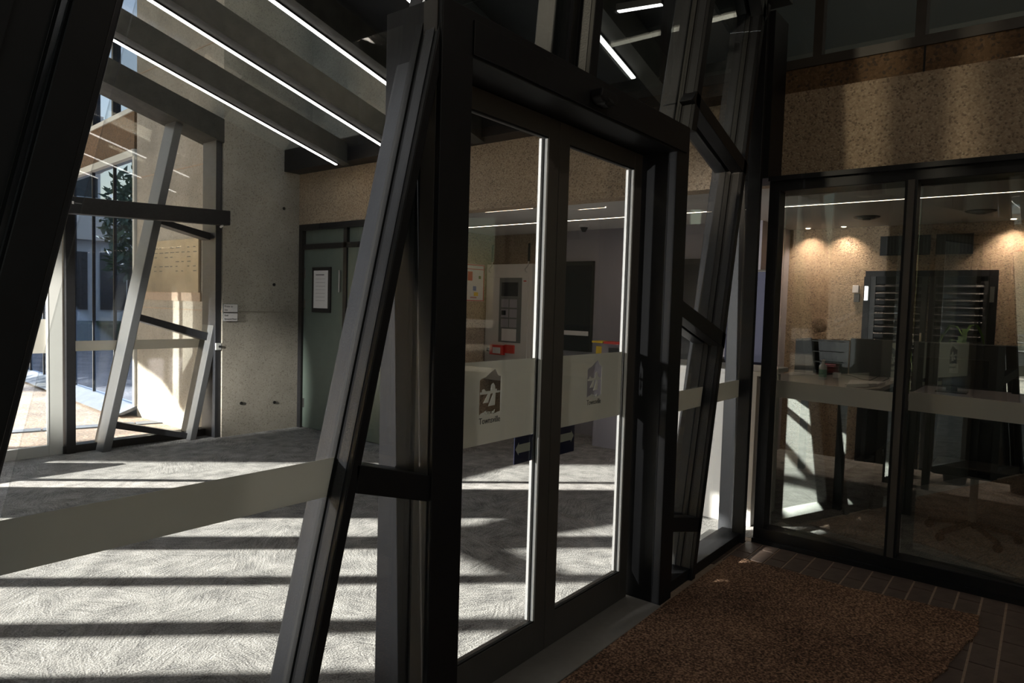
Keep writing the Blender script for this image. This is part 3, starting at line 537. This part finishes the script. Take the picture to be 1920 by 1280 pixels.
put('frame', B(7.0, 7.05, 2.75, 3.45, 1.02, 2.12), 'rubber', t); put('glass', B(6.995, 7.0, 2.77, 3.43, 1.03, 2.06), 'screen', t)
t = thing('dome_camera', (7.0, 4.4, 2.4), 'small dark dome camera under the reception ceiling', 'camera')
put('mount', MB().tube((6.6, 4.22, 2.5), (6.6, 4.22, 2.47), .06, 14), 'white', t); put('dome', MB().tube((6.6, 4.22, 2.47), (6.6, 4.22, 2.42), .045, 14, .02), 'rubber', t)
t = thing('leaflet_stand', (6.6, 3.9, 1.0), 'leaflet stand with yellow and red trays behind the right sliding door', 'stand')
put('yellow_tray', B(6.5, 6.7, 3.86, 4.0, 1.17, 1.19), 'yellow', t); put('red_tray', B(6.5, 6.7, 3.55, 3.85, 1.165, 1.19), 'red', t); put('body', MB().box(6.55, 6.7, 3.56, 3.98, 0, 1.165), 'mauve', t)
put('yellow_bin', B(6.53, 6.55, 3.90, 3.96, .98, 1.13), 'yellow', t); put('dark_bin', B(6.53, 6.55, 3.6, 3.8, 1.02, 1.12), 'dark', t)
rc = thing('reception_counter', (5.1, 2.0, 0), 'white counter behind the right glass, its base catching the sun', 'counter')
put('front_panel', B(4.90, 4.95, 1.62, 2.42, 0, 1.10), 'white', rc, bevel=.003); put('carcass', B(4.95, 5.45, 1.62, 2.42, 0, 1.08), 'white', rc); put('top', B(4.88, 5.5, 1.58, 2.55, 1.10, 1.135), 'white', rc, bevel=.004); put('glass_screen', B(4.93, 4.94, 1.7, 2.4, 1.135, 1.22), 'gclear', rc); put('sun_stop_panel', B(5.0, 7.04, 2.46, 2.55, 0, 1.10), 'mauve', rc)  # panel behind the counter added to keep low sun off the office floor
bs = thing('banner', (6.3, 2.2, 1.2), 'dark blue banner with white lettering read from behind, right of the leaning post', 'banner')
put('sheet', B(6.4, 6.41, 2.02, 2.44, .55, 1.94), 'navy', bs); put('rail', MB().tube((6.405, 2.01, 1.945), (6.405, 2.45, 1.945), .012, 8), 'silver', bs); put('foot', B(6.3, 6.52, 2.13, 2.33, 0.0, .04), 'dark', bs); put('pole', MB().tube((6.43, 2.23, .04), (6.43, 2.23, 1.94), .01, 8), 'silver', bs)
text('lettering', 'SERVE', .062, (6.398, 2.205, 1.785), 'paper', bs, axis='x', mirror=True); text('lettering', 'Centre', .062, (6.398, 2.235, 1.70), 'paper', bs, axis='x', mirror=True)
st('wall_7', MB().box(7.05, 8.1, 2.35, 2.45, 0, 2.5), 'mauve', 'return wall between reception and the office', 'wall')

def lamp_head(name, loc, target, e, cone, col, blend, size, lb):  # added fill lamps out of view, housings made up to match
    t = thing(name, loc, lb, 'fill_spot'); L0 = Vector(loc); dr = (Vector(target)-L0).normalized()
    put('shade', MB().tube(L0-dr*.16, L0-dr*.02, .05, 14, .065), 'black', t); put('bracket', B(loc[0]-.01, loc[0]+.01, loc[1]-.01, loc[1]+.01, loc[2]+.05, loc[2]+.35), 'black', t)
    l = bpy.data.lights.new(name, 'SPOT'); l.energy = e; l.spot_size = math.radians(cone); l.spot_blend = blend; l.color = col; l.shadow_soft_size = size
    o = bpy.data.objects.new(name+'_lamp', l); COL.objects.link(o); o.location = loc; o.rotation_euler = dr.to_track_quat('-Z', 'Y').to_euler()
lamp_head('fill_spot', (-4.2, 6.1, 2.6), (3.75, 7.9, .7), 13000, 16, (1, .97, .90), .7, .03, 'black fill lamp added at the far left of the lobby to imitate reflected sun on the far glass')
lamp_head('fill_spot', (-4.2, 2.75, 1.6), (3.0, 1.72, 1.2), 2300, 23, (1, .98, .95), .5, .05, 'black fill lamp added at the far left of the lobby to brighten the sliding doors')
lamp_head('fill_spot', (-1.0, 3.0, 3.75), (4.83, .75, 2.75), 760, 24, (1, .82, .60), .9, .10, 'black fill lamp added under the roof to brighten the concrete beam')

# ------------------------------------------------------------------ office behind the right glass
st('wall_8', B(8.0, 8.12, -3.2, 2.35, 0, 2.5), 'ag', 'warmly lit tan concrete wall of the office', 'wall')
for y, lb in ((2.12, 'downlight at the left end of the office ceiling'), (1.76, 'second downlight of the office ceiling'), (.31, 'downlight at the right end of the office ceiling')):
    t = thing('downlight', (7.84, y, 2.5), 'small warm '+lb, 'light', 'downlights over the tan wall'); put('trim_ring', MB().tube((7.84, y, 2.499), (7.84, y, 2.492), .035, 14), 'white', t); put('lamp', MB().tube((7.84, y, 2.492), (7.84, y, 2.489), .022, 12), 'spot', t)
    ld = bpy.data.lights.new('downlight', 'SPOT'); ld.energy = 48; ld.spot_size = math.radians(105); ld.spot_blend = 1; ld.color = (1, .76, .58); ld.shadow_soft_size = .02
    lo = bpy.data.objects.new('downlight_lamp', ld); COL.objects.link(lo); lo.location = (7.84, y, 2.48); lo.rotation_euler = (0, math.radians(-16), 0)
for x, y, lb in ((7.2, 1.42, 'round ceiling air vent left of the glass mullion'), (7.2, .52, 'round ceiling air vent right of the glass mullion')):
    t = thing('ceiling_vent', (x, y, 2.5), 'dark '+lb, 'vent'); 
    for r in (.12, .08, .04): put('ring', MB().tube((x, y, 2.499), (x, y, 2.49-.01*(.12-r)/.04), r, 20, r*.9), 'dark' if r != .08 else 'grey', t)
ld_ = thing('door_6', (7.97, .97, 0), 'black louvred double door in the tan office wall', 'door', kind='structure')
put('frame_head', B(7.96, 8.0, .40, 1.55, 1.97, 2.03), 'black', ld_); put('frame_side', B(7.96, 8.0, 1.50, 1.56, 0, 1.97), 'black', ld_); put('frame_side', B(7.96, 8.0, .40, .46, 0, 1.97), 'black', ld_)
for a, b in ((.98, 1.50), (.46, .96)):
    put('door_stile', B(7.97, 7.99, a, a+.05, 0, 1.97), 'dark', ld_); put('door_stile', B(7.97, 7.99, b-.05, b, 0, 1.97), 'dark', ld_); put('backing', B(7.992, 7.998, a, b, 0, 1.97), 'rubber', ld_)
    lm = None
    for i in range(24):
        z = .25+i*.07
        if lm is None: lm = put('louvre', MB().prism([(7.965, a+.05, z), (7.99, a+.05, z+.03), (7.99, b-.05, z+.03), (7.965, b-.05, z)], (0, 0, .006)), 'dark', ld_); 
        else:
            c = lm.copy(); COL.objects.link(c); c.location = (0, 0, .07*i)
put('pull_handle', MB().path([(7.94, 1.01, 1.16), (7.94, 1.01, 1.40)], .012, 8), 'silver', ld_)
for y in (1.53, .44): put('hinge', B(7.95, 7.96, y-.015, y+.02, 1.72, 1.87), 'silver', ld_)
for a, b, lb in ((.98, 1.43, 'left'), (.62, .93, 'right')):
    t = thing('wall_grille', (7.98, (a+b)/2, 2.28), 'dark slatted vent grille above the louvred door, %s one' % lb, 'grille'); put('frame', B(7.975, 8.0, a, b, 2.19, 2.39), 'rubber', t)
    for i in range(int((b-a-.04)/.03)): put('slat', B(7.968, 7.975, a+.02+.03*i, a+.032+.03*i, 2.205, 2.375), 'dark', t)
t = thing('card_reader', (7.98, 1.62, 1.82), 'small white card reader on the tan wall', 'reader'); put('upper_case', B(7.965, 8.0, 1.61, 1.67, 1.80, 1.88), 'paper', t, bevel=.004); put('lower_case', B(7.97, 8.0, 1.60, 1.655, 1.70, 1.79), 'grey', t, bevel=.004)
t = thing('concrete_scar', (7.99, 2.0, 1.5), 'pale round scar on the tan wall', 'scar'); put('ring', MB().tube((8.0, 1.98, 1.47), (7.994, 1.98, 1.47), .07, 18), 'grout', t); put('disc', MB().tube((7.995, 1.98, 1.47), (7.992, 1.98, 1.47), .05, 16), 'ag', t)
dk = thing('office_desk', (6.6, 1.7, 0), 'pale office desk behind the left pane of the right glass wall', 'desk')
put('desktop', MB().prism([(5.75, 1.9, .95), (5.62, 1.18, .95), (6.0, 1.02, .95), (7.25, 1.02, .95), (7.3, 1.96, .95), (5.8, 1.96, .95)], (0, 0, .035)), pbr('pale_desktop', (.36, .33, .32), .5), dk, bevel=.004)
for x, y in ((5.85, 1.25), (7.15, 1.12), (7.15, 1.88), (6.0, 1.88)): put('leg', B(x-.03, x+.03, y-.03, y+.03, 0, .95), 'dark', dk)
put('modesty_panel', B(6.0, 7.1, 1.10, 1.12, .4, .93), 'dark', dk)
d2 = thing('office_desk', (6.7, 0, 0), 'pale office desk behind the right pane of the right glass wall', 'desk')
put('desktop', B(6.05, 7.2, -1.2, .86, .90, .935), 'mauve', d2, bevel=.004)
for x, y in ((6.1, .8), (7.12, .8), (6.1, -1.1), (7.12, -1.1)): put('leg', B(x-.03, x+.03, y-.03, y+.03, 0, .90), 'dark', d2)
put('modesty_panel', B(7.1, 7.12, -1.1, .8, .3, .9), 'dark', d2)
t = thing('desk_screen', (7.2, 1.25, 1.1), 'grey fabric desk divider left of the glass mullion', 'divider'); put('panel', B(7.19, 7.22, 1.03, 1.50, .98, 1.335), 'grey', t, bevel=.004); put('foot', B(7.17, 7.24, 1.2, 1.3, .98, .99), 'dark', t)
t = thing('desk_screen', (7.24, .2, 1.1), 'long dark desk divider right of the glass mullion', 'divider'); put('panel', B(7.21, 7.24, -1.4, .96, .5, 1.325), 'dark', t, bevel=.004); put('cap', B(7.205, 7.245, -1.4, .96, 1.325, 1.335), 'grey', t); put('end_post', B(7.20, 7.25, .93, .965, 0, 1.33), 'grey', t)
t = thing('paper_rack', (7.1, 1.7, 1.1), 'black desktop organiser with red folder spines, left of the divider', 'organiser')
put('side_panel', MB().yz([(1.94, .985), (1.94, 1.31), (1.80, 1.33), (1.76, .985)], 6.95, 6.97), 'rubber', t); put('back_panel', B(7.14, 7.16, 1.5, 1.95, .985, 1.31), 'dark', t)
for z in (1.00, 1.10, 1.20, 1.30): put('shelf', B(6.97, 7.14, 1.55, 1.94, z-.004, z), 'grey', t)
for i in range(5): put('folder', B(6.97, 7.12, 1.57, 1.70, 1.002+.018*i, 1.014+.018*i), pbr('dark_red_folder', (.22, .03, .03), .6), t)
t = thing('sanitiser_bottle', (6.38, 1.53, .985), 'white pump bottle of hand sanitiser on the desk', 'bottle')
bx, by = 6.36, 1.535
put('body', MB().tube((bx, by, .985), (bx, by, 1.105), .032, 18).tube((bx, by, 1.105), (bx, by, 1.125), .032, 18, .014), 'paper', t, smooth=False); put('label_band', MB().tube((bx, by, 1.01), (bx, by, 1.075), .0326, 18), pbr('green_label', (.25, .45, .35), .6), t)
put('pump', MB().tube((bx, by, 1.125), (bx, by, 1.15), .010, 12).tube((bx, by, 1.15), (bx, by, 1.16), .018, 12).tube((bx, by, 1.155), (bx-.035, by, 1.150), .006, 8), 'paper', t)
t = thing('charger_cable', (6.4, 1.2, .99), 'thin white cable looped on the pale desk', 'cable')
put('cord', MB().path([(6.5, 1.42, 1.03), (6.6, 1.36, 1.02), (6.65, 1.28, .992), (6.6, 1.2, .992), (6.62, 1.14, 1.03), (6.65, 1.10, 1.05), (6.62, 1.06, 1.02), (6.55, 1.10, .992)], .003), 'grey', t); put('plug', B(6.47, 6.52, 1.42, 1.48, 1.0, 1.045), 'paper', t, bevel=.003)
t = thing('white_tray', (6.2, 1.1, .985), 'flat white tray at the corner of the pale desk', 'tray'); put('tray', MB().prism([(5.80, 1.22, .986), (6.10, 1.06, .986), (6.40, 1.05, .986), (6.3, 1.3, .986)], (0, 0, .022)), 'paper', t, bevel=.003); put('lip', MB().prism([(5.80, 1.22, 1.008), (6.10, 1.06, 1.008), (6.11, 1.075, 1.008), (5.81, 1.235, 1.008)], (0, 0, .005)), 'white', t)
t = thing('computer_monitor', (6.7, .6, .935), 'back of a black monitor with a white tag, right of the mullion', 'monitor')
put('housing', B(6.70, 6.73, .36, .86, .99, 1.22), 'rubber', t, bevel=.006); put('stand', B(6.73, 6.76, .57, .65, .94, 1.1), 'dark', t); put('base', B(6.66, 6.84, .50, .72, .935, .945), 'dark', t); put('tag', B(6.695, 6.70, .57, .63, 1.10, 1.18), 'grey', t)
t = thing('computer_monitor', (6.6, .1, .935), 'black monitor at the right edge behind the glass', 'monitor')
put('housing', B(6.55, 6.58, -.25, .20, .98, 1.10), 'rubber', t, bevel=.005); put('stand', B(6.58, 6.61, -.05, .03, .94, 1.05), 'dark', t); put('base', B(6.5, 6.7, -.12, .1, .935, .943), 'dark', t)
t = thing('office_chair', (6.0, .35, 0), 'black office chair in the dim office right of the mullion', 'chair')
put('seat', B(5.55, 5.98, .1, .6, .46, .53), 'rubber', t, bevel=.02); put('backrest', MB().prism([(5.50, .12, .60), (5.50, .58, .60), (5.44, .55, 1.02), (5.44, .15, 1.02)], (-.04, 0, 0)), 'rubber', t, bevel=.015); put('gas_column', MB().tube((5.76, .35, .1), (5.76, .35, .46), .025), 'silver', t)
for i in range(5):
    a = 2*math.pi*i/5; put('foot', MB().tube((5.76, .35, .11), (5.76+.28*math.cos(a), .35+.28*math.sin(a), .06), .02, 6), 'rubber', t); put('caster', MB().tube((5.76+.28*math.cos(a)-.012, .35+.28*math.sin(a), .03), (5.76+.28*math.cos(a)+.012, .35+.28*math.sin(a), .03), .03, 10), 'rubber', t)
def frond_plant(name, cx, cy, z0, h, n, lb, rr=.25, tipm='leaf'):
    t = thing(name, (cx, cy, z0), lb, 'plant'); put('pot', MB().tube((cx, cy, z0), (cx, cy, z0+.22), .09, 14, .12), 'dark', t); put('stem', MB().tube((cx, cy, z0+.2), (cx, cy, z0+h*.6), .012, 6), 'bark', t)
    for i in range(n):
        a = random.uniform(0, 6.28); zt = z0+h*random.uniform(.45, .75); l = rr*random.uniform(.7, 1.1); mb = MB(); pr = None
        for k in range(5):
            s = k/4; c = Vector((cx+l*s*math.cos(a), cy+l*s*math.sin(a), zt+h*.35*s-.45*h*s*s)); wv = .022*math.sin(math.pi*(.15+.8*s)); sd_ = Vector((-math.sin(a), math.cos(a), 0))*wv
            q = (c-sd_, c+sd_)
            if pr: mb.add([pr[0], pr[1], q[1], q[0]], [(0, 1, 2, 3)])
            pr = q
        put('leaf', mb, tipm, t)
frond_plant('potted_plant', 7.62, .62, 0, 1.85, 26, 'leafy green pot plant in front of the louvred door', .28)
frond_plant('potted_plant', 7.62, 1.12, 0, 1.7, 10, 'small green pot plant half hidden by the glass mullion', .14)
frond_plant('potted_plant', 7.6, .1, 0, 1.5, 12, 'low green pot plant showing over the dark divider at right', .2)
st('wall_9', MB().box(8.12, 9.6, -3.2, -3.1, 0, 2.6), 'white', 'end wall of the office', 'wall')

# ------------------------------------------------------------------ outside, seen through the far glass and in reflections
gb = thing('glass_building', (3.9, 9.3, 0), 'blue mirror-glass building with brown spandrel outside the far glass wall', 'building')
D = Vector((.073, .997, 0)); Nn = Vector((-.997, .073, 0)); A0 = Vector((3.9, 9.29, 0))
def wallq(name, s0, s1, z0, z1, off, th, m):
    p = [A0+D*s0+Nn*off+Vector((0, 0, z0)), A0+D*s1+Nn*off+Vector((0, 0, z0)), A0+D*s1+Nn*off+Vector((0, 0, z1)), A0+D*s0+Nn*off+Vector((0, 0, z1))]
    return put(name, MB().prism(p, Nn*-th), m, gb)
wallq('lower_glass', 0.02, 12, .10, 3.35, 0, .05, 'mirror'); wallq('spandrel', 0.02, 12, 3.42, 3.90, .05, .2, 'agd'); wallq('upper_glass', 0.02, 12, 3.95, 5.6, 0, .05, 'mirror'); wallq('upper_spandrel', 0.02, 12, 5.6, 6.4, .05, .2, 'agd'); wallq('top_glass', 0.02, 12, 6.4, 8.2, 0, .05, 'mirror'); wallq('parapet', 0.02, 12, 8.2, 12, .05, .2, 'conc')
wallq('head_trim', 0.02, 12, 3.33, 3.42, .07, .1, 'alu'); wallq('sill_trim', 0.02, 12, 3.90, 3.96, .07, .1, 'alu'); wallq('corner_trim', -.0, .06, .1, 3.42, .06, .1, 'alu')
for i in range(12): wallq('mullion', .92*(i+1)-.012, .92*(i+1)+.012, .1, 3.33, .02, .06, 'black'); wallq('upper_mullion', .86*(i+1)-.03, .86*(i+1)+.03, 3.96, 5.6, .05, .06, 'black')
put('kerb', MB().prism([A0+Nn*.30, A0+D*12+Nn*.30, A0+D*12+Nn*.04+Vector((0, 0, .10)), A0+Nn*.04+Vector((0, 0, .10))], (.12, 0, 0)), 'slate', gb)
sp_ = thing('paving_strip', (3, 9, -.03), 'blue grey stone strip laid across the gravel paving outside', 'paving')
for i in range(22):
    a = Vector((-.6+.30*i, 9.9-.09*i, -.03)); 
    if a.x > 3.7: break
    put('stone', MB().prism([a, a+Vector((.28, -.084, 0)), a+Vector((.34, .10, 0)), a+Vector((.06, .184, 0))], (0, 0, .012)), 'slate', sp_)
t = thing('etched_plaque', (3.86, 8.3, 1.9), 'large etched metal plaque fixed to the concrete outside the far glass', 'plaque')
put('plate', B(3.84, 3.866, 7.62, 9.08, 1.60, 2.22), 'etched', t); put('backing_rail', B(3.85, 3.868, 7.60, 9.10, 1.50, 1.60), 'grout', t)
for i in range(10):
    for j in range(6):
        if random.random() < .6:
            y = 9.0-.14*i; put('engraved_line', B(3.838, 3.84, y-.10*random.uniform(.4, 1), y, 2.12-.055*j, 2.13-.055*j), 'grey', t)
# unseen block, added and shaped to keep sun off the far wall
cv = thing('sun_blocker', (-5, 14.75, 0), 'pale tall block added outside to the left to shade the far wall', 'building')
Q = Vector((.725, .69, 0)); Q0 = Vector((-5.0, 14.75, 0)); bk = Vector((-.69, .725, 0))
def qp(t, z): return Q0+Q*t+Vector((0, 0, z))
put('upper_mass', MB().prism([qp(0, 2.9), qp(1.0, 3.1), qp(2.2, 3.75), qp(5.4, 4.0), qp(5.4, 11), qp(0, 11)], bk*1.2), 'bldg', cv)
put('pier', MB().prism([qp(0, -.03), qp(.75, -.03), qp(.75, 2.9), qp(0, 2.9)], bk*.6), 'bldg', cv); put('far_pier', MB().prism([qp(5.0, -.03), qp(5.4, -.03), qp(5.4, 4), qp(5.0, 4)], bk*.6), 'bldg', cv)
wb = thing('low_building', (-2, 28, 0), 'white low building with window bands, mirrored in the blue glass', 'building')
put('walls', B(-12, 3, 27, 34, -.03, 4.2), 'bldg', wb); put('fascia', B(-12.3, 3.3, 26.5, 27, 3.4, 4.6), 'white', wb)
for i in range(7): f_ = put('window', B(-11+2*i, -9.4+2*i, 26.9, 26.99, 1.0, 3.0), 'screen', wb); put('pane_frame', B(-10.25+2*i, -10.2+2*i, 26.85, 26.9, 1.0, 3.0), 'white', wb)
tb = thing('apartment_tower', (-8, 60, 0), 'tall pale apartment tower mirrored in the blue glass', 'building')
put('walls', B(-6, -2, 58, 68, 0, 16), 'bldg', tb)
for k in range(5):
    put('balcony', B(-6, -2, 57, 58, 1.5+3*k, 2.5+3*k), 'white', tb)
    for i in range(2): put('window', B(-5.8+2*i, -4.4+2*i, 57.9, 57.99, 2.7+3*k, 4.2+3*k), 'screen', tb)
hb2 = thing('street_building', (-45, 16, 0), 'pale street building reflected in the right glass wall', 'building')
put('walls', B(-52, -45, 4, 40, 0, 12), 'bldg', hb2)
for k in range(4):
    for i in range(9): put('window', B(-45, -44.9, 5+3.8*i, 7.6+3.8*i, 1.2+2.8*k, 2.6+2.8*k), 'screen', hb2)
    put('balcony', B(-45, -44, 4, 40, .4+2.8*k, .9+2.8*k), 'white', hb2)
cb = thing('cream_building', (-30, 26, 0), 'cream wall building reflected in the right glass wall', 'building'); put('walls', B(-36, -30, 14, 28, 0, 5), 'bldg2', cb); put('roof', B(-36.5, -29.5, 13.5, 28.5, 5, 5.3), 'red', cb)
# parked car
cr = thing('parked_car', (-25, 10, 0), 'silver parked car reflected in the right glass wall', 'car')
prof = [(7.4, .35), (7.4, .75), (7.7, .92), (8.5, 1.0), (9.2, 1.42), (10.9, 1.45), (11.6, 1.02), (11.8, .9), (11.8, .35)]
put('body', MB().yz(prof, -26.6, -25), 'carp', cr, bevel=.05); put('side_window', MB().yz([(8.75, 1.02), (9.3, 1.35), (10.8, 1.37), (11.2, 1.02)], -25, -24.97), 'screen', cr)
for y in (8.3, 10.9): put('wheel', MB().tube((-25.25, y, .30), (-24.96, y, .30), .33, 18), 'rubber', cr)
rl = thing('railing', (-18, 8, 0), 'metal railing in front of the parked car, reflected in the right glass', 'railing')
for z in (.5, .8, 1.05): put('rail', MB().tube((-18, 4, z), (-18, 16, z), .025, 6), 'silver', rl)
for i in range(7): put('post', MB().tube((-18, 4+2*i, 0), (-18, 4+2*i, 1.05), .03, 6), 'silver', rl)
def tree(x, y, h, r, lb, m='leafd'):
    t = thing('tree', (x, y, 0), lb, 'tree', 'trees outside'); put('trunk', MB().tube((x, y, -.03), (x, y, h*.6), .16, 8, .09), 'bark', t)
    mb = MB()
    for i in range(900):
        while True:
            p = Vector((random.uniform(-1, 1), random.uniform(-1, 1), random.uniform(-1, 1)))
            if p.length < 1: break
        c = Vector((x, y, h*.72))+Vector((p.x*r, p.y*r, p.z*h*.32)); u = Vector((random.gauss(0, 1), random.gauss(0, 1), random.gauss(0, 1))).normalized(); v = u.orthogonal().normalized(); s = random.uniform(.10, .2)
        mb.add([c, c+u*s+v*s*.4, c+u*s*2, c+u*s-v*s*.4], [(0, 1, 2, 3)])
    o = put('foliage', mb, m, t); o['kind'] = 'stuff'
tree(1.2, 20.5, 4.8, .75, 'dark green tree on the paving, mirrored in the blue glass')
tree(-5, 22.5, 3.6, 1.2, 'lighter green tree further left on the paving', 'leaf')
tree(-22, 15, 6, 2.2, 'dark tree behind the parked car')
tree(-20, 3.4, 5, 1.2, 'green tree at the near end of the railing', 'leaf')
hd = thing('garden_hedge', (0, 24, 0), 'low clipped hedge outside, mirrored in the blue glass', 'hedge'); put('foliage', B(-6, 2.6, 23.5, 24.4, -.03, .7), 'leafd', hd, bevel=.08)
